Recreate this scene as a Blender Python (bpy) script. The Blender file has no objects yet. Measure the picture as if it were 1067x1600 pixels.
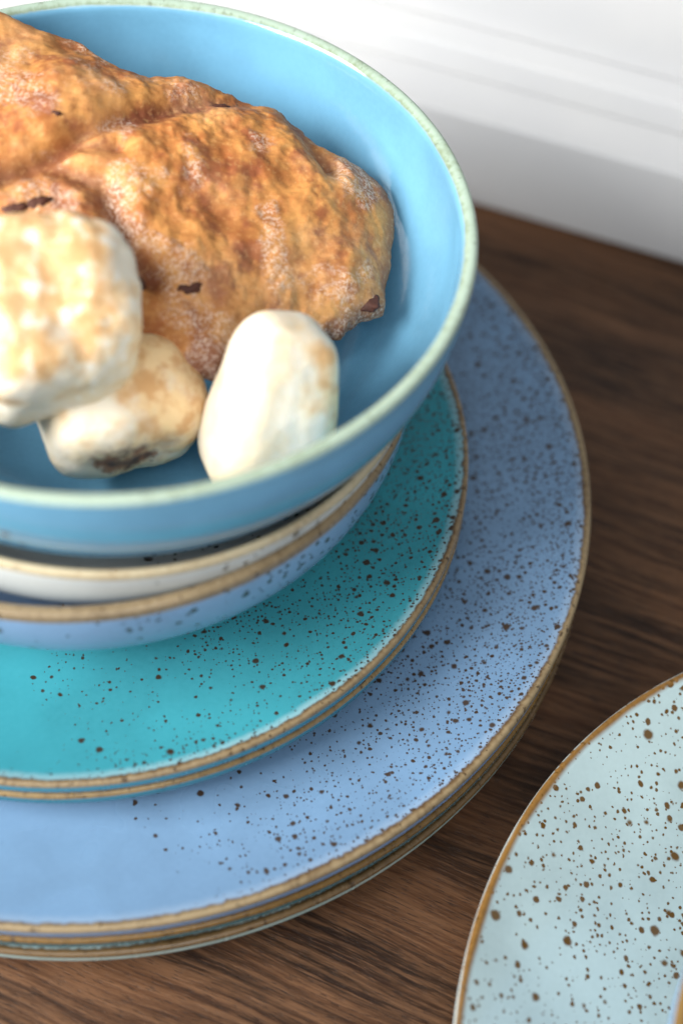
import bpy, bmesh, math, random
from mathutils import Vector, Matrix, noise as mnoise

CM = 0.01
scene = bpy.context.scene

# ------------------------------------------------------------------ camera
F_PX, EYE = 2181.66, Vector((0.0, -24.527, 33.804))
CAM_R = Vector((0.98027909, -0.18752318, 0.06235346))
CAM_U = Vector((0.1159698, 0.801361, 0.58683179))
CAM_F = Vector((0.16001219, 0.56802781, -0.80730447))
cam_data = bpy.data.cameras.new("camera")
cam = bpy.data.objects.new("camera", cam_data)
scene.collection.objects.link(cam)
m = Matrix((CAM_R, CAM_U, -CAM_F)).transposed().to_4x4()
m.translation = EYE * CM
cam.matrix_world = m
cam_data.sensor_fit = 'VERTICAL'
cam_data.sensor_height = 36.0
cam_data.lens = F_PX / 1600 * 36
cam_data.clip_start = 0.01
cam_data.clip_end = 50
cam_data.dof.use_dof = True
cam_data.dof.focus_distance = 34.9 * CM
cam_data.dof.aperture_fstop = 4.7
scene.camera = cam

# the window frame runs along D_SILL; N_SILL points out through the window
A_SILL = -0.53
D_SILL = Vector((math.cos(A_SILL), math.sin(A_SILL), 0))
N_SILL = Vector((-D_SILL.y, D_SILL.x, 0))

# ------------------------------------------------------------------ light
world = bpy.data.worlds.new("World")
scene.world = world
world.use_nodes = True
bg = world.node_tree.nodes["Background"]
bg.inputs[0].default_value = (0.93, 0.96, 1.0, 1)
bg.inputs[1].default_value = 0.235


def area_light(name, pos, target, sx, sy, power, color):
    ld = bpy.data.lights.new(name, 'AREA')
    ld.shape = 'RECTANGLE'
    ld.size, ld.size_y = sx * CM, sy * CM
    ld.energy = power
    ld.color = color
    o = bpy.data.objects.new(name, ld)
    scene.collection.objects.link(o)
    o.location = Vector(pos) * CM
    o.rotation_euler = (Vector(target) - Vector(pos)).to_track_quat('-Z', 'Y').to_euler()
    return o


area_light("side_window_daylight", Vector((-70, -16, 56)), (0, -2, 4), 52, 44, 14.2, (1.0, 0.985, 0.955))
area_light("front_fill", Vector((-22, -72, 84)), (2, 2, 5), 90, 70, 5.0, (0.96, 0.98, 1.0))  # added fill lamp, brightens the sides that face the camera

scene.view_settings.view_transform = 'Standard'
scene.view_settings.look = 'None'
scene.view_settings.exposure = 0.45
scene.view_settings.gamma = 1.0
scene.cycles.max_bounces = 4
scene.cycles.diffuse_bounces = 2
scene.cycles.glossy_bounces = 2
scene.cycles.transmission_bounces = 0
scene.cycles.adaptive_threshold = 0.03


# ------------------------------------------------------------------ helpers
def link(o, parent=None):
    scene.collection.objects.link(o)
    if parent:
        o.parent = parent
    return o


def empty(name, loc, label, cat, group=None, rot=(0, 0, 0)):
    o = bpy.data.objects.new(name, None)
    o.empty_display_size = 0.01
    o.location = Vector(loc) * CM
    o.rotation_euler = rot
    tag(o, label, cat, group)
    return link(o)


def tag(o, label, cat, group=None):
    o["label"] = label
    o["category"] = cat
    if group:
        o["group"] = group


def mesh_obj(name, verts, faces, mat, parent=None, smooth=True):
    me = bpy.data.meshes.new(name)
    me.from_pydata([tuple(c * CM for c in v) for v in verts], [], faces)
    me.validate()
    if smooth:
        me.polygons.foreach_set("use_smooth", [True] * len(me.polygons))
    me.materials.append(mat)
    return link(bpy.data.objects.new(name, me), parent)


def lathe(profile, seg, closed_axis=(False, False), wob=None):
    """profile: list of (r, z); returns verts, faces.  wob(angle, r, z) -> (dr, dz)."""
    verts, faces, rings = [], [], []
    for (r, z) in profile:
        if r < 1e-6:
            rings.append([len(verts)])
            verts.append((0, 0, z))
        else:
            ring = []
            for k in range(seg):
                a = 2 * math.pi * k / seg
                dr, dz = wob(a, r, z) if wob else (0, 0)
                ring.append(len(verts))
                verts.append(((r + dr) * math.cos(a), (r + dr) * math.sin(a), z + dz))
            rings.append(ring)
    for i in range(len(rings) - 1):
        p, q = rings[i], rings[i + 1]
        for k in range(seg):
            k2 = (k + 1) % seg
            if len(p) == 1 and len(q) == 1:
                continue
            if len(p) == 1:
                faces.append((p[0], q[k], q[k2]))
            elif len(q) == 1:
                faces.append((p[k], q[0], p[k2]))
            else:
                faces.append((p[k], q[k], q[k2], p[k2]))
    return verts, faces


class NT:
    """small node-tree builder"""

    def __init__(self, name):
        self.mat = bpy.data.materials.new(name)
        self.mat.use_nodes = True
        self.t = self.mat.node_tree
        self.bsdf = self.t.nodes["Principled BSDF"]

    def n(self, typ, **kw):
        nd = self.t.nodes.new(typ)
        for k, v in kw.items():
            setattr(nd, k, v)
        return nd

    def set(self, sock, v):
        if isinstance(v, bpy.types.NodeSocket):
            self.t.links.new(v, sock)
        elif isinstance(v, (tuple, list)) and len(v) == 3 and sock.type == 'RGBA':
            sock.default_value = (*v, 1)
        else:
            sock.default_value = v

    def math(self, op, a, b=0.0, c=0.0, clamp=False):
        nd = self.n('ShaderNodeMath', operation=op, use_clamp=clamp)
        self.set(nd.inputs[0], a)
        self.set(nd.inputs[1], b)
        self.set(nd.inputs[2], c)
        return nd.outputs[0]

    def vmath(self, op, a, b=(0, 0, 0), scale=1.0):
        nd = self.n('ShaderNodeVectorMath', operation=op)
        self.set(nd.inputs[0], a)
        self.set(nd.inputs[1], b)
        self.set(nd.inputs[3], scale)
        return nd

    def step(self, v, lo, hi, a=0.0, b=1.0):
        nd = self.n('ShaderNodeMapRange', interpolation_type='SMOOTHSTEP')
        self.set(nd.inputs['Value'], v)
        self.set(nd.inputs['From Min'], lo)
        self.set(nd.inputs['From Max'], hi)
        self.set(nd.inputs['To Min'], a)
        self.set(nd.inputs['To Max'], b)
        return nd.outputs[0]

    def noise(self, vec, scale, detail=3.0, rough=0.5, dist=0.0):
        nd = self.n('ShaderNodeTexNoise')
        self.set(nd.inputs['Vector'], vec)
        self.set(nd.inputs['Scale'], scale)
        self.set(nd.inputs['Detail'], detail)
        self.set(nd.inputs['Roughness'], rough)
        self.set(nd.inputs['Distortion'], dist)
        return nd.outputs['Fac']

    def noisecol(self, vec, scale, detail=2.0):
        nd = self.n('ShaderNodeTexNoise')
        self.set(nd.inputs['Vector'], vec)
        self.set(nd.inputs['Scale'], scale)
        self.set(nd.inputs['Detail'], detail)
        return nd.outputs['Color']

    def mix(self, f, a, b, mode='MIX'):
        nd = self.n('ShaderNodeMix', data_type='RGBA', blend_type=mode)
        self.set(nd.inputs[0], f)
        self.set(nd.inputs[6], a)
        self.set(nd.inputs[7], b)
        return nd.outputs[2]

    def pos(self, offset=(0, 0, 0)):
        tc = self.n('ShaderNodeTexCoord')
        return self.vmath('ADD', self.vmath('SCALE', tc.outputs['Object'], scale=100.0).outputs[0], offset).outputs[0]

    def bump(self, h, strength, dist_cm):
        nd = self.n('ShaderNodeBump')
        self.set(nd.inputs['Height'], h)
        nd.inputs['Strength'].default_value = strength
        nd.inputs['Distance'].default_value = dist_cm * CM
        self.t.links.new(nd.outputs[0], self.bsdf.inputs['Normal'])

    def out(self, **kw):
        for k, v in kw.items():
            self.set(self.bsdf.inputs[k.replace('_', ' ')], v)
        return self.mat


def glaze(name, body, R, H, rim_a, rim_b, rim_w=0.22, spot=(0.038, 0.019, 0.006), dens=0.3, dens_dir=(1, 0, 0),
          dens_slope=0.5, spot_size=1.0, seed=0.0, rough=0.12, body2=None, lip=None, fringe=0.35, drop=0.14, rim_dark=0.8, rim_rough=0.08, flat=True):
    """reactive stoneware glaze: body colour, oxide speckles, bare brown edge"""
    g = NT(name)
    p0 = g.pos()
    sep = g.n('ShaderNodeSeparateXYZ')
    g.set(sep.inputs[0], p0)
    x, y, z = sep.outputs
    r = g.math('SQRT', g.math('ADD', g.math('MULTIPLY', x, x), g.math('MULTIPLY', y, y)))
    sd = (seed * 7.31, seed * 3.77, seed * 5.19)
    p = g.vmath('ADD', p0, sd).outputs[0]
    def chans(vec, scale, detail):
        c = g.n('ShaderNodeSeparateColor')
        g.set(c.inputs[0], g.noisecol(vec, scale, detail))
        return c.outputs
    low = chans(p, 0.42, 2)
    midc = g.noisecol(p, 7.0, 1)
    msep = g.n('ShaderNodeSeparateColor')
    g.set(msep.inputs[0], midc)
    mid = msep.outputs
    # body tone
    col = g.mix(g.step(low[0], 0.35, 0.65), body, body2 or tuple(c * 0.86 for c in body))
    col = g.mix(g.math('MULTIPLY', mid[2], 0.14), col, tuple(min(1, c * 1.5 + .04) for c in body))
    # angular coordinate (pure direction) for streaks across the edge
    dirv = g.vmath('SCALE', g.vmath('NORMALIZE', g.vmath('MULTIPLY', p0, (1, 1, 0)).outputs[0]).outputs[0], scale=R).outputs[0]
    dirv = g.vmath('ADD', dirv, sd).outputs[0]
    ang = chans(dirv, 6.0, 2)
    a_fine = ang[0]
    # speckles
    warp = g.vmath('SCALE', g.vmath('SUBTRACT', midc, (0.5, 0.5, 0.5)).outputs[0], scale=0.07).outputs[0]
    pw = g.vmath('ADD', p, warp).outputs[0]
    dd = Vector(dens_dir).normalized()
    dot = g.vmath('DOT_PRODUCT', p0, tuple(dd / R)).outputs['Value']
    density = g.math('ADD', g.math('MULTIPLY', dot, dens_slope), dens)
    density = g.math('ADD', density, g.math('MULTIPLY', g.math('SUBTRACT', low[1], 0.5), 0.9))
    spots = None
    for sc, r0, r1, gate in (((2.2, 0.10, 0.27, 0.62), (4.4, 0.10, 0.32, 1.15), (8.4, 0.10, 0.36, 1.15)) if flat else ((2.6, 0.12, 0.34, 1.2), (4.6, 0.12, 0.42, 2.0))):
        vo = g.n('ShaderNodeTexVoronoi', feature='F1', voronoi_dimensions='2D' if flat else '3D')
        g.set(vo.inputs['Vector'], pw)
        vo.inputs['Scale'].default_value = sc / spot_size
        cs = g.n('ShaderNodeSeparateColor')
        g.set(cs.inputs[0], vo.outputs['Color'])
        rad = g.math('ADD', g.math('MULTIPLY', g.math('POWER', cs.outputs[1], 1.6), r1 - r0), r0)
        d = g.math('SUBTRACT', rad, vo.outputs['Distance'])
        s = g.step(d, -0.04, 0.10, 0.0, g.math('ADD', g.math('MULTIPLY', cs.outputs[2], 0.05), 0.95))
        on = g.math('LESS_THAN', cs.outputs[0], g.math('MULTIPLY', density, gate))
        s = g.math('MULTIPLY', s, on)
        spots = s if spots is None else g.math('MAXIMUM', spots, s)
    # where the rim starts (ragged)
    edge = g.math('ADD', r, g.math('MULTIPLY', g.math('SUBTRACT', a_fine, 0.5), 0.13))
    edge = g.math('ADD', edge, g.math('MULTIPLY', g.math('SUBTRACT', low[2], 0.5), 0.16))
    top = g.step(g.math('ADD', z, g.math('MULTIPLY', g.math('SUBTRACT', low[0], 0.5), 0.10)), H - drop - 0.04, H - drop + 0.03)
    rim = g.math('MULTIPLY', g.step(edge, R - rim_w - 0.05, R - rim_w + 0.04), top)
    # thin pale fringe inside the edge: broken glaze plus a painted-in highlight
    fr = g.math('MULTIPLY', g.step(edge, R - rim_w - 0.30, R - rim_w - 0.02), g.math('MULTIPLY', top, fringe))
    col = g.mix(fr, col, tuple(min(1, c * 0.55 + 0.40) for c in body))
    col = g.mix(spots, col, spot)
    mott = g.math('ADD', g.math('MULTIPLY', mid[0], 0.30), g.math('MULTIPLY', ang[1], 0.30))
    across = g.step(edge, R - rim_w - 0.05, R - rim_w + 0.15, 0.34, 0.0)
    rc = g.mix(g.step(g.math('ADD', g.math('ADD', mott, across), g.math('MULTIPLY', low[2], 0.55)), 0.48, 0.92), rim_a, rim_b)
    dark = g.step(g.math('ADD', mid[1], g.math('MULTIPLY', ang[2], 0.6)), 0.96, 1.06, 0.0, rim_dark)
    rc = g.mix(dark, rc, spot)
    col = g.mix(rim, col, rc)
    if lip:   # the outer side of the edge, below the brown line
        lipm = g.math('MULTIPLY', g.step(z, H - drop - 0.02, H - drop - 0.05), g.step(r, R - 0.30, R - 0.16))
        col = g.mix(g.math('MULTIPLY', lipm, g.math('SUBTRACT', 1.0, rim)), col, lip)
    ro = g.math('ADD', g.math('MULTIPLY', rim, rim_rough), g.math('ADD', g.math('MULTIPLY', spots, 0.15), g.step(low[0], 0.3, 0.7, rough * 0.8, rough * 1.3)))
    return g.out(Base_Color=col, Roughness=ro, IOR=1.5)


# ------------------------------------------------------------------ table
def wood_material():
    g = NT("walnut")
    p = g.pos()
    rot = g.n('ShaderNodeVectorRotate', rotation_type='Z_AXIS')
    g.set(rot.inputs['Vector'], p)
    rot.inputs['Angle'].default_value = -A_SILL + 0.05
    q = rot.outputs[0]
    def st(v, sx, sy):
        return g.vmath('MULTIPLY', v, (sx, sy, 1)).outputs[0]
    wv = g.vmath('ADD', q, g.vmath('SCALE', g.vmath('SUBTRACT', g.noisecol(st(q, 0.10, 0.25), 1.0, 2), (.5, .5, .5)).outputs[0], scale=1.1).outputs[0]).outputs[0]
    broad = g.noise(st(wv, 0.05, 0.55), 1.0, 4, 0.6)
    streak = g.noise(st(wv, 0.22, 5.0), 1.0, 5, 0.7)
    fine = g.noise(st(wv, 0.9, 22.0), 1.0, 3, 0.7)
    pores = g.noise(st(q, 2.4, 30.0), 1.0, 2, 0.5)
    patch = g.noise(st(wv, 0.05, 0.16), 1.0, 2, 0.5)
    col = g.mix(g.step(g.math('ADD', g.math('MULTIPLY', broad, 0.5), g.math('MULTIPLY', patch, 0.5)), 0.40, 0.60), (0.007, 0.003, 0.0014), (0.076, 0.032, 0.0135))
    col = g.mix(g.step(streak, 0.38, 0.66, 0.0, 0.50), col, (0.21, 0.105, 0.052))
    col = g.mix(g.step(streak, 0.46, 0.30, 0.0, 0.7), col, (0.022, 0.010, 0.006))
    col = g.mix(g.step(fine, 0.5, 0.72, 0.0, 0.45), col, (0.22, 0.115, 0.062))
    por = g.step(pores, 0.57, 0.66, 0.0, 0.65)
    col = g.mix(por, col, (0.018, 0.009, 0.005))
    g.bump(g.math('SUBTRACT', g.math('ADD', g.math('MULTIPLY', fine, 0.6), streak), por), 0.55, 0.03)
    return g.out(Base_Color=col, Roughness=g.step(fine, 0.3, 0.7, 0.52, 0.40), IOR=1.30)


def oriented_box(name, d0, d1, n0, n1, z0, z1, mat, parent=None, bevel=0.12, segs=4):
    bm = bmesh.new()
    vs = []
    for zz in (z0, z1):
        for (d, n) in ((d0, n0), (d1, n0), (d1, n1), (d0, n1)):
            v = D_SILL * d + N_SILL * n
            vs.append(bm.verts.new((v.x * CM, v.y * CM, zz * CM)))
    for f in ((3, 2, 1, 0), (4, 5, 6, 7), (0, 1, 5, 4), (1, 2, 6, 5), (2, 3, 7, 6), (3, 0, 4, 7)):
        bm.faces.new([vs[i] for i in f])
    if bevel:
        bmesh.ops.bevel(bm, geom=bm.edges[:], offset=bevel * CM, segments=segs, profile=0.5, affect='EDGES')
    me = bpy.data.meshes.new(name)
    bm.to_mesh(me)
    bm.free()
    me.polygons.foreach_set("use_smooth", [True] * len(me.polygons))
    me.materials.append(mat)
    try:
        me.set_sharp_from_angle(angle=math.radians(40))
    except Exception:
        pass
    return link(bpy.data.objects.new(name, me), parent)


table = oriented_box("wooden_table_top", -55, 60, -55, 34, -2.8, 0.0, wood_material(), bevel=0.2)
table["kind"] = "structure"
table["label"] = "dark walnut table top with straight grain under the crockery"


def paint_material():
    g = NT("white_paint")
    p = g.pos()
    col = g.mix(g.step(g.noise(p, 0.25, 3), 0.3, 0.7), (0.575, 0.575, 0.575), (0.55, 0.553, 0.56))
    nick = g.step(g.noise(p, 2.6, 4, 0.75), 0.715, 0.75, 0.0, 0.55)
    col = g.mix(nick, col, (0.35, 0.33, 0.31))
    g.bump(g.noise(p, 3.0, 3), 0.15, 0.03)
    return g.out(Base_Color=col, Roughness=0.42)


paint = paint_material()
wf = empty("window_frame", tuple(N_SILL * 20), "white painted window frame with stepped ledges standing behind the stack", "window frame")
off = -N_SILL * 20 * CM
for nm, n0, n1, z0, z1, bv in (("sill_board", 17.45, 30.0, 0.03, 3.63, 0.10), ("lower_rail", 19.5, 30.2, 3.64, 4.75, 0.10),
                               ("sash_rail", 20.75, 25.0, 4.76, 9.5, 0.12)):
    o = oriented_box(nm, -45, 45, n0, n1, z0, z1, paint, wf, bv)
    o.location = off


# ------------------------------------------------------------------ crockery
def plate_profile(R, H, tf, lip=0.11, r0f=0.60, k=2.2, th=0.42, foot=0.22):
    """returns (body_top, rim, body_under, foot) profile pieces, each a list of (r,z)"""
    r0 = r0f * R
    def ztop(r):
        return tf if r <= r0 else tf + (H - tf) * ((r - r0) / (R - lip - r0)) ** k
    rs = R - 0.42
    top = [(0, tf)] + [(r0 * i / 6, tf) for i in range(1, 7)] + [(r0 + (rs - r0) * i / 22, ztop(r0 + (rs - r0) * i / 22)) for i in range(1, 23)]
    rim = [(rs + (R - lip - rs) * i / 6, ztop(rs + (R - lip - rs) * i / 6)) for i in range(0, 7)]
    cr, cz = R - lip, H - lip
    rim += [(cr + lip * math.sin(a), cz + lip * math.cos(a)) for a in [math.pi * j / 12 for j in range(2, 8)]]
    rim += [(R - 0.005, H - 0.22), (R - 0.02, H - 0.38), (R - 0.05, H - 0.48), (R - 0.12, H - 0.55), (R - 0.22, H - 0.60)]
    def zund(r):
        return ztop(r) - th
    re = R - 0.22
    ze = H - 0.60
    fr1, fr0 = r0 * 0.98, r0 * 0.90
    und = [(re, ze)]
    for i in range(1, 19):
        r = re + (fr1 - re) * i / 18
        w = 1 - i / 18
        z = zund(r) * (1 - w ** 3) + w ** 3 * (ze - (re - r) * 0.45)
        und.append((r, max(z, foot)))
    ft = [und[-1], (fr1 - 0.02, 0.03), (fr1 - 0.08, 0.0), (fr0 + 0.05, 0.0), (fr0, 0.04), (fr0 - 0.03, foot), (0, foot)]
    return top, rim, und, ft


def make_dish(kind, loc, pieces, mat, label, cat, group, rot=(0, 0, 0), seg=200, wobble=0.0, seed=0):
    e = empty(kind, loc, label, cat, group, rot)
    def wob(a, r, z):
        if not wobble:
            return 0, 0
        s = mnoise.noise(Vector((math.cos(a) * 1.3 + seed, math.sin(a) * 1.3, seed * 2.0)))
        return r / 14 * wobble * s, (r / 14) ** 3 * wobble * 0.6 * mnoise.noise(Vector((math.cos(a) + 9 + seed, math.sin(a), 3.0)))
    for nm, prof in pieces:
        v, f = lathe(prof, seg, wob=wob)
        mesh_obj(nm, v, f, mat, e)
    return e


def plate(loc, R, H, tf, mat, label, cat, group, kind, seed=0, rot=(0, 0, 0), **kw):
    t, r, u, ft = plate_profile(R, H, tf, **kw)
    return make_dish(kind, loc, (("well", t), ("rim", r), ("underside", u), ("foot_ring", ft)), mat, label, cat, group, rot, 240, 0.05, seed)


TAN, BROWN = (0.25, 0.185, 0.10), (0.085, 0.046, 0.017)
BLUE = (0.145, 0.255, 0.40)
TURQ = (0.038, 0.26, 0.31)

DH, DT = 1.75, 0.72
dz = 0.72
g_d = "dinner plates stacked on the table"
plate((0.05, -0.08, 0), 13.5, DH, DT, glaze("glaze_aqua_plate", (0.42, 0.62, 0.62), 13.5, DH, (0.13, 0.08, 0.035), (0.05, 0.03, 0.012), dens=0.2, seed=1, lip=(0.46, 0.64, 0.62)),
      "pale aqua speckled dinner plate lowest of the stack on the table", "plate", g_d, "dinner_plate", 1)
plate((0.03, -0.05, dz), 13.46, DH, DT, glaze("glaze_petrol_plate", (0.018, 0.16, 0.22), 13.46, DH, (0.18, 0.10, 0.026), (0.06, 0.032, 0.010), dens=0.45, dens_slope=0.1, seed=2, lip=(0.02, 0.18, 0.24)),
      "petrol teal dinner plate with brown rim between the aqua and cornflower plates", "plate", g_d, "dinner_plate", 2)
plate((0, 0, 2 * dz), 13.5, DH, DT, glaze("glaze_blue_plate", BLUE, 13.5, DH, TAN, BROWN, dens=0.08, dens_dir=(1, 0.12, 0), dens_slope=0.78, spot_size=0.88, seed=3, rough=0.30, fringe=0.2, lip=(0.20, 0.38, 0.66)),
      "cornflower blue dinner plate with brown speckles and tan rim on top of dinner plates", "plate", g_d, "dinner_plate", 3)

SH, ST = 1.50, 0.64
z_s = 2 * dz + DT
g_s = "side plates stacked on the dinner plates"
plate((-0.40, -0.16, z_s), 10.30, SH, ST, glaze("glaze_teal_side", (0.03, 0.27, 0.35), 10.3, SH, (0.27, 0.18, 0.075), (0.09, 0.05, 0.018), dens=0.3, seed=4, rim_w=0.18, lip=(0.02, 0.17, 0.22)),
      "lower turquoise side plate, only its brown rim showing above the blue plate", "plate", g_s, "side_plate", 4)
plate((-0.43, -0.15, z_s + ST), 10.33, SH, ST, glaze("glaze_turquoise_side", TURQ, 10.33, SH, (0.245, 0.18, 0.098), BROWN, dens=0.14, dens_dir=(1, 0.1, 0), dens_slope=0.55, spot_size=0.88, seed=5, rim_w=0.18, fringe=0.45, rough=0.2, lip=(0.03, 0.22, 0.30)),
      "turquoise side plate with dark brown speckles directly under the bowls", "plate", g_s, "side_plate", 5)


def bowl_profile(R, H, floor, foot_r=3.4, foot_h=0.4, ex=2.4, th=0.36):
    """outer superellipse wall; returns pieces and the inner radius function (z above bowl base)"""
    ri = R - th
    def ro(z):
        t = min(1, max(0, (z - foot_h) / (H - foot_h)))
        return foot_r + 0.1 + (R - foot_r - 0.1) * (1 - (1 - t) ** ex) ** (1 / ex)
    def rin(z):
        t = min(1, max(0, (z - floor) / (H - floor)))
        return 0.40 * ri + (ri - 0.40 * ri) * (1 - (1 - t) ** ex) ** (1 / ex)
    N = 40
    zs = [floor + (H - 0.35 - floor) * (1 - math.cos(math.pi / 2 * i / N)) for i in range(N + 1)]
    inner = [(0, floor)] + [(0.40 * ri * i / 4, floor) for i in range(1, 4)] + [(rin(z), z) for z in zs]
    lo = 0.11
    rim = [(rin(H - 0.35), H - 0.35)]
    li, lh = R - lo - ri, 0.28
    rim += [(R - lo - li * math.cos(a), H - lh + lh * math.sin(a)) for a in [math.pi / 2 * j / 8 for j in range(0, 9)]]
    rim += [(R - lo + lo * math.sin(a), H - lo + lo * math.cos(a)) for a in [math.pi / 2 * j / 5 for j in range(1, 6)]]
    rim += [(R, H - 0.28), (ro(H - 0.45), H - 0.45)]
    zo = [foot_h + (H - 0.45 - foot_h) * (1 - math.cos(math.pi / 2 * i / N)) for i in range(N + 1)][::-1]
    outer = [(ro(z), z) for z in zo]
    ft = [outer[-1], (foot_r + 0.02, 0.05), (foot_r - 0.05, 0), (foot_r - 0.4, 0), (foot_r - 0.45, 0.05), (foot_r - 0.5, foot_h * 0.8), (0, foot_h * 0.8)]
    return (("inside", inner), ("rim", rim), ("wall", outer), ("foot_ring", ft)), rin


def bowl(loc, R, H, floor, mat, label, group, kind="bowl", rot=(0, 0, 0), seed=0, **kw):
    pieces, rin = bowl_profile(R, H, floor, **kw)
    make_dish(kind, loc, pieces, mat, label, "bowl", group, rot, 240, 0.04, seed)
    return rin


g_b = "bowls stacked on the side plates"
z_b = z_s + 2 * ST
bowl((0.02, -0.1, z_b), 8.18, 4.5, 1.15, glaze("glaze_blue_bowl", (0.215, 0.335, 0.53), 8.18, 4.5, (0.235, 0.175, 0.10), (0.10, 0.065, 0.03), flat=False, rim_w=0.45, drop=0.27, dens=0.2, seed=6),
     "cornflower blue bowl with brown rim, lowest of the three stacked bowls", g_b, ex=2.5, seed=6, th=0.40, foot_r=3.2, rot=(0, -0.02, 0))
bowl((0.08, -0.1, z_b + 1.16), 7.70, 4.45, 1.3, glaze("glaze_white_bowl", (0.60, 0.645, 0.64), 7.70, 4.45, (0.50, 0.42, 0.27), (0.33, 0.24, 0.13), flat=False, rim_w=0.45, drop=0.20, dens=0.1, seed=7, rim_dark=0.3),
     "greyish white bowl with tan rim, middle of the three stacked bowls", g_b, ex=2.2, seed=7, th=0.26, foot_r=3.0, rot=(0.03, 0.072, 0))
TB_C = Vector((0.88, -0.02, z_b + 2.5))
TB_H = 11.87 - TB_C.z
rin_top = bowl(tuple(TB_C), 8.27, TB_H, 0.7, glaze("glaze_sky_bowl", (0.155, 0.375, 0.55), 8.27, TB_H, (0.37, 0.47, 0.38), (0.21, 0.26, 0.16), flat=False, rim_w=0.34, drop=0.10, dens=-0.12, dens_slope=0.0, seed=8, rough=0.07, rim_dark=0.25, rim_rough=0.03),
               "sky blue bowl with pale green rim holding the pastry, top of the stack", g_b, ex=2.12, seed=8, foot_r=2.7, th=0.38)

# pale plate on the right and the bowl standing on it
AQ = Vector((17.72, -20.63, 0))
plate(tuple(AQ), 12.39, 2.45, 0.7, glaze("glaze_pale_plate", (0.385, 0.495, 0.50), 12.39, 2.45, (0.21, 0.105, 0.024), (0.09, 0.042, 0.010), drop=0.045, spot=(0.10, 0.046, 0.004), dens=0.28, dens_slope=-0.05, spot_size=1.25, seed=9, rim_w=0.33, fringe=0.15, rough=0.10, lip=(0.72, 0.72, 0.70)),
      "pale aqua speckled plate with ochre rim standing alone at the right", "plate", None, "plate", 9, k=1.5, r0f=0.55)
bowl((16.75, -21.45, 0.7), 7.6, 4.45, 1.35, glaze("glaze_corner_bowl", (0.20, 0.36, 0.60), 7.6, 4.45, (0.22, 0.13, 0.04), (0.11, 0.055, 0.016), flat=False, rim_w=0.4, dens=0.3, seed=10),
     "bowl with brown rim standing on the pale plate, cut by the corner", None, seed=10)


# ------------------------------------------------------------------ food
def at_pixel(px, py, z):
    """the point at height z (cm) seen at a pixel of the 1067 x 1600 photograph: used to take sizes off it"""
    d = CAM_F + CAM_R * ((px - 533.5) / F_PX) + CAM_U * ((800 - py) / F_PX)
    return EYE + d * ((z - EYE.z) / d.z)


def keep_inside(v, margin=0.06):
    q = v - TB_C
    if q.z < TB_H:
        r = math.hypot(q.x, q.y)
        lim = rin_top(max(q.z, 0.9)) - margin
        if r > lim:
            q.x *= lim / r
            q.y *= lim / r
        q.z = max(q.z, 0.86)
    return q + TB_C


def fbm(v, o=4):
    s, a, t = 0, 1, 0
    for i in range(o):
        s += a * mnoise.noise(v * (2 ** i))
        t += a
        a *= 0.5
    return s / t


def pastry_material():
    g = NT("baked_crust")
    p = g.pos()
    geo = g.n('ShaderNodeNewGeometry')
    big = g.noise(p, 0.55, 4, 0.6)
    mid = g.noise(p, 1.6, 5, 0.62)
    fine = g.noise(p, 7.0, 4, 0.6)
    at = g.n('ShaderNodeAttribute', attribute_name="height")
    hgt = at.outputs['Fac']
    t = g.math('ADD', g.math('MULTIPLY', big, 0.5), g.math('MULTIPLY', mid, 0.5))
    col = g.mix(g.step(t, 0.34, 0.64), (0.38, 0.118, 0.025), (0.68, 0.315, 0.083))
    col = g.mix(g.step(g.noise(p, 0.9, 4, 0.6), 0.50, 0.64, 0, 0.8), col, (0.25, 0.062, 0.020))
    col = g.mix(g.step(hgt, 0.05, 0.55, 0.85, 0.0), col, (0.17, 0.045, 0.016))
    col = g.mix(g.step(fine, 0.52, 0.72, 0, 0.28), col, (0.82, 0.50, 0.20))
    col = g.mix(g.step(fine, 0.45, 0.30, 0, 0.32), col, (0.25, 0.07, 0.02))
    flour = g.math('MULTIPLY', g.step(g.noise(p, 0.7, 3), 0.50, 0.62), g.step(g.noise(p, 11.0, 4, 0.75), 0.44, 0.62))
    col = g.mix(g.math('MULTIPLY', flour, 0.50), col, (0.86, 0.70, 0.58))
    bloom = g.math('MULTIPLY', g.step(g.noise(p, 0.5, 2), 0.44, 0.66, 0, 0.12), g.step(fine, 0.3, 0.6, 0.5, 1.0))
    col = g.mix(bloom, col, (0.82, 0.58, 0.38))
    g.bump(g.math('ADD', g.noise(p, 5.0, 5, 0.7), g.math('MULTIPLY', g.noise(p, 18.0, 3, 0.6), 0.35)), 0.18, 0.06)
    return g.out(Base_Color=col, Roughness=g.step(fine, 0.3, 0.7, 0.80, 0.62))


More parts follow.
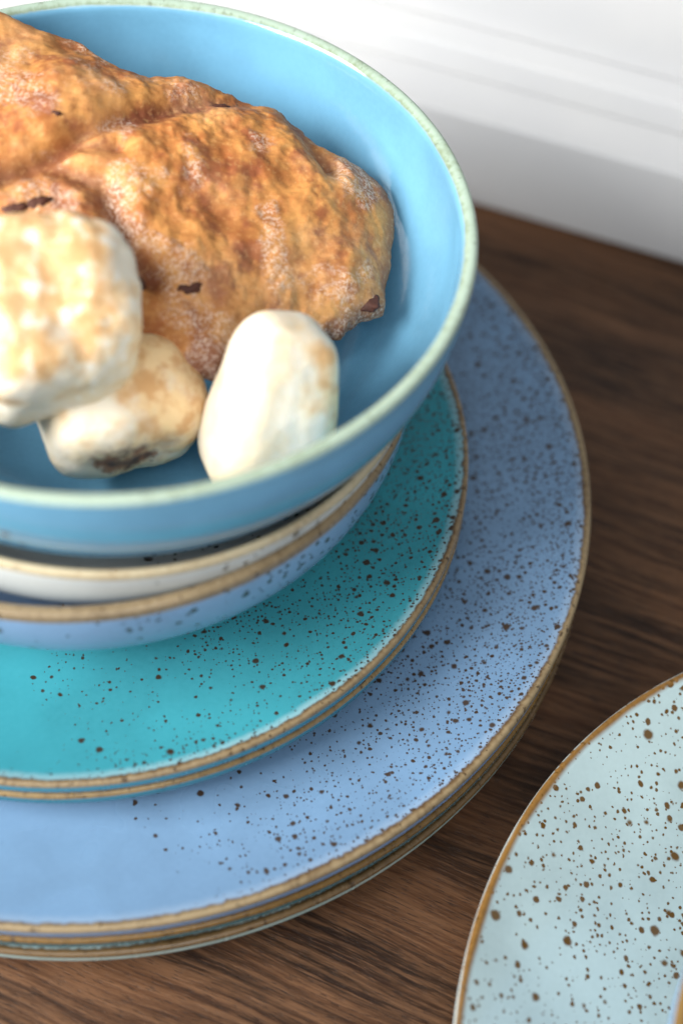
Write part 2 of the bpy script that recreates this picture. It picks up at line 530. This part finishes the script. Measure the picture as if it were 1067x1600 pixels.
def build_pastry():
    # outline of the pastry lying on a tilted plane, right end low against the bowl wall, far end on the rim
    P0, P1, P2 = Vector((7.5, 1.5, 9.4)), Vector((2.6, -3.1, 9.1)), Vector((-1.2, 6.6, 12.2))
    nrm = (P1 - P0).cross(P2 - P0).normalized()
    if nrm.z < 0:
        nrm = -nrm
    def hit(px, py):
        d = CAM_F + CAM_R * ((px - 533.5) / F_PX) + CAM_U * ((800 - py) / F_PX)
        return EYE + d * ((P0 - EYE).dot(nrm) / d.dot(nrm))
    pix = [(612, 350), (604, 310), (572, 280), (530, 258), (492, 240), (462, 210), (435, 184), (395, 178), (350, 160), (310, 140),
           (270, 132), (225, 138), (182, 130), (150, 105), (118, 75), (70, 62), (30, 45), (0, 28), (-60, 5), (-130, 15), (-190, 80), (-215, 180), (-190, 290), (-120, 390), (-30, 450),
           (60, 490), (150, 530), (230, 560), (290, 585), (335, 592), (375, 570), (430, 545), (480, 535), (535, 528), (560, 505), (598, 495), (602, 450), (611, 400)]
    pts = [hit(*q) for q in pix]
    c = sum(pts, Vector()) / len(pts)
    c = hit(250, 340)
    ux = (hit(500, 340) - c).normalized()
    uy = nrm.cross(ux)
    pol = sorted((math.atan2((q - c).dot(uy), (q - c).dot(ux)), (q - c).length) for q in pts)
    def rad(a):
        a = (a + math.pi) % (2 * math.pi) - math.pi
        n = len(pol)
        for i in range(n):
            a0, r0 = pol[i]
            a1, r1 = pol[(i + 1) % n]
            if i == n - 1:
                a1 += 2 * math.pi
                if a < pol[0][0]:
                    a += 2 * math.pi
            if a0 <= a <= a1:
                return r0 + (r1 - r0) * (a - a0) / max(1e-6, a1 - a0)
        return pol[0][1]
    NS = 720
    rads = [rad(2 * math.pi * k / NS) for k in range(NS)]
    sm = [sum(rads[(k + o) % NS] for o in range(-70, 71)) / 141 for k in range(NS)]
    def lerp_tab(tab, a):
        f = (a / (2 * math.pi)) % 1.0 * NS
        k = int(f) % NS
        return tab[k] + (tab[(k + 1) % NS] - tab[k]) * (f - int(f))
    # folds seen in the crust: polylines of valleys
    folds = [[(120, 265), (180, 235), (250, 215), (310, 195), (370, 185)], [(0, 320), (60, 300), (110, 275), (170, 280)],
             [(60, 300), (150, 330), (190, 420), (230, 470)], [(440, 190), (470, 250), (500, 290)]]
    fp = [([((hit(*q) - c).dot(ux), (hit(*q) - c).dot(uy)) for q in f]) for f in folds]
    def fold_d(x, y):
        best = 9
        for f in fp:
            for i in range(len(f) - 1):
                ax, ay = f[i]
                bx, by = f[i + 1]
                L = (bx - ax) ** 2 + (by - ay) ** 2
                t = max(0, min(1, ((x - ax) * (bx - ax) + (y - ay) * (by - ay)) / L))
                best = min(best, math.hypot(x - ax - t * (bx - ax), y - ay - t * (by - ay)))
        return best
    N = 210
    verts, hts, faces, idx = [], [], [], {}
    for side in (1, -1):
        for i in range(N + 1):
            for jj in range(N + 1):
                border = i in (0, N) or jj in (0, N)
                if side == -1 and border:
                    idx[(-1, i, jj)] = idx[(1, i, jj)]
                    continue
                gx, gy = 2 * i / N - 1, 2 * jj / N - 1
                if abs(gx) < 1e-9 and abs(gy) < 1e-9:
                    q, a = 0.0, 0.0
                elif abs(gx) > abs(gy):
                    q, a = abs(gx), math.pi / 4 * gy / gx + (0 if gx > 0 else math.pi)
                else:
                    q, a = abs(gy), math.pi / 2 - math.pi / 4 * gx / gy + (0 if gy > 0 else math.pi)
                s = math.sin(math.pi / 2 * q) * 0.55 + 0.45 * q
                rr = s * (lerp_tab(rads, a) * s ** 4 + lerp_tab(sm, a) * (1 - s ** 4))
                x, y = rr * math.cos(a), rr * math.sin(a)
                edge = max(0.0, 1 - s * s)
                w = c + ux * x + uy * y
                if side == 1:
                    dome = 1.35 * edge ** 0.42
                    lump = 0.55 * fbm(w * 0.42 + Vector((3, 1, 7)), 3) + 0.09 * fbm(w * 1.2, 3)
                    rid = 0.05 * fbm(w * 4.2, 3)
                    fd = fold_d(x, y)
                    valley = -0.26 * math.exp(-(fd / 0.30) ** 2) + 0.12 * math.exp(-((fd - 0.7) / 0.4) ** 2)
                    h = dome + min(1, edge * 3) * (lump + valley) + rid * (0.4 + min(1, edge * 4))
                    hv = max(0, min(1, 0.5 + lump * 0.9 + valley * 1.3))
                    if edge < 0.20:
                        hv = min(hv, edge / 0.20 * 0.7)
                else:
                    h = -0.75 * edge ** 0.5
                    hv = 0.1
                jag = 0.16 * fbm(w * 2.6 + Vector((5, 5, 5)), 4) * s ** 8
                v = w + nrm * h + (ux * math.cos(a) + uy * math.sin(a)) * jag
                idx[(side, i, jj)] = len(verts)
                verts.append(keep_inside(v))
                hts.append(hv)
    ntop = (N + 1) ** 2
    for side in (1, -1):
        for i in range(N):
            for jj in range(N):
                q = [idx[(side, i, jj)], idx[(side, i + 1, jj)], idx[(side, i + 1, jj + 1)], idx[(side, i, jj + 1)]]
                faces.append(tuple(q if side == 1 else q[::-1]))
    base = Vector((c.x, c.y, min(v.z for v in verts)))
    e = empty("pastry", tuple(base), "golden brown baked pastry with flour dusting lying in the sky blue bowl", "pastry")
    ob = mesh_obj("crust", [v - base for v in verts], faces, pastry_material(), e)
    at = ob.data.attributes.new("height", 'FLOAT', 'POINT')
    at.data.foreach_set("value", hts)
    # dark chunks baked into the crust
    g = NT("dark_fruit")
    g.bump(g.noise(g.pos(), 9.0, 4), 0.6, 0.06)
    cm_ = g.out(Base_Color=g.mix(g.noise(g.pos(), 4.0, 3), (0.035, 0.010, 0.006), (0.12, 0.035, 0.016)), Roughness=0.7)
    ve = verts[:ntop]
    rng = random.Random(4)
    for (px, py, s) in ((84, 172, .22), (58, 312, .30), (212, 442, .26), (298, 445, .24), (578, 468, .22), (345, 168, .24), (20, 318, .22)):
        d = (CAM_F + CAM_R * ((px - 533.5) / F_PX) + CAM_U * ((800 - py) / F_PX)).normalized()
        best = min(ve, key=lambda v: ((v - EYE) - d * (v - EYE).dot(d)).length)
        bv, bf = [], []
        bm = bmesh.new()
        bmesh.ops.create_icosphere(bm, subdivisions=3, radius=1.0)
        off_ = Vector((rng.random() * 9, rng.random() * 9, rng.random() * 9))
        sc = Vector((s * rng.uniform(.9, 1.4), s * rng.uniform(.8, 1.1), s * 0.6))
        for v in bm.verts:
            k = 1 + 0.7 * fbm(v.co * 1.5 + off_, 4)
            v.co = Vector((v.co.x * sc.x, v.co.y * sc.y, v.co.z * sc.z)) * k
        vs = [best - base - nrm * s * 0.56 + v.co.copy() for v in bm.verts]
        fs = [tuple(v.index for v in f.verts) for f in bm.faces]
        bm.free()
        mesh_obj("fruit_chunk", vs, fs, cm_, e)
    return e


build_pastry()


def marsh_material(name, crust, cdir, seed, burn=None, blobs=0.0):
    """cream sweet; the side facing cdir is toasted golden, with paler blisters"""
    g = NT(name)
    p0 = g.pos()
    p = g.pos((seed * 3.1, seed * 1.7, seed * 2.3))
    n1 = g.noise(p, 0.9, 3, 0.55)
    n2 = g.noise(p, 2.1, 3, 0.6)
    base = g.mix(g.step(n1, 0.38, 0.62), (0.85, 0.76, 0.61), (0.82, 0.67, 0.45))
    dd = Vector(cdir).normalized()
    face = g.vmath('DOT_PRODUCT', p0, tuple(dd)).outputs['Value']
    f = g.math('ADD', g.math('MULTIPLY', face, 0.30), g.math('MULTIPLY', g.math('SUBTRACT', n1, 0.5), 2.2))
    f = g.step(g.math('ADD', f, crust), 0.15, 0.75)
    col = g.mix(g.math('MULTIPLY', f, 0.85), base, g.mix(g.step(n2, 0.38, 0.62), (0.68, 0.35, 0.12), (0.88, 0.62, 0.32)))
    if blobs:
        col = g.mix(g.step(n2, 0.53, 0.63, 0, blobs), col, (0.89, 0.82, 0.71))
    if burn:
        bx, by, bz, br = burn
        d = g.vmath('DISTANCE', p0, (bx, by, bz)).outputs['Value']
        d = g.math('ADD', d, g.math('MULTIPLY', g.math('SUBTRACT', g.noise(p, 1.8, 4, 0.7), 0.5), br * 2.4))
        col = g.mix(g.step(d, br, br * 0.6, 0, 0.95), col, g.mix(g.step(n2, 0.4, 0.6), (0.09, 0.025, 0.010), (0.36, 0.13, 0.045)))
    g.bump(g.math('ADD', n2, g.math('MULTIPLY', g.noise(p, 9, 3), 0.22)), 0.28, 0.10)
    return g.out(Base_Color=col, Roughness=0.6, Subsurface_Weight=0.12, Subsurface_Radius=(0.010, 0.007, 0.004), Subsurface_Scale=0.5)


def marshmallow(center, ax, ay, az, rot, mat, label, ex=3.2, lump=0.12, seed=0, taper=0.0):
    """rounded block: superquadric with lumps"""
    bm = bmesh.new()
    bmesh.ops.create_cube(bm, size=2.0)
    bmesh.ops.subdivide_edges(bm, edges=bm.edges[:], cuts=31, use_grid_fill=True)
    R = Matrix.Rotation(rot[2], 3, 'Z') @ Matrix.Rotation(rot[1], 3, 'Y') @ Matrix.Rotation(rot[0], 3, 'X')
    so = Vector((seed * 4.7, seed * 2.9, seed))
    out = []
    for v in bm.verts:
        d = v.co.normalized()
        k = (abs(d.x) ** ex + abs(d.y) ** ex + abs(d.z) ** ex) ** (-1 / ex)
        q = d * k
        tp = 1 - taper * q.z
        q = Vector((q.x * ax * tp, q.y * ay * tp, q.z * az))
        q += d * (lump * 2.2 * fbm(q * 0.45 + so, 2) + lump * 0.9 * fbm(q * 1.3 + so, 3))
        out.append(keep_inside(Vector(center) + R @ q))
    faces = [tuple(v.index for v in f.verts) for f in bm.faces]
    bm.free()
    base = Vector(center)
    o = mesh_obj("toasted_marshmallow", [v - base for v in out], faces, mat)
    o.location = base * CM
    tag(o, label, "marshmallow", "toasted marshmallows in the top bowl")
    return o, base


mc1 = at_pixel(70, 498, 11.3)
mc2 = at_pixel(190, 632, 8.75)
mc3 = at_pixel(428, 634, 9.5)
marshmallow(mc2, 1.95, 1.5, 1.6, (0.35, 0.25, 0.3), marsh_material("marsh_lower", 0.38, (1, 0.1, 0.3), 2, burn=(*(at_pixel(190, 692, 8.7) - mc2), 1.0)), "toasted marshmallow with a dark burnt patch, half under the largest one", 2.9, 0.12, 2)
marshmallow(mc1, 1.95, 2.0, 1.75, (0.5, 0.15, 0.25), marsh_material("marsh_left", 0.35, (-0.5, 0.1, 1), 1, blobs=0.85), "large toasted marshmallow with golden crust, topmost and cut by the left edge", 3.6, 0.19, 1)
marshmallow(mc3, 1.34, 1.25, 2.2, (-0.28, 0.26, 0.1), marsh_material("marsh_right", 0.0, (1, 0.0, 0.1), 3), "smooth creamy white marshmallow standing alone at the right against the rim", 3.6, 0.06, 3, taper=0.16)
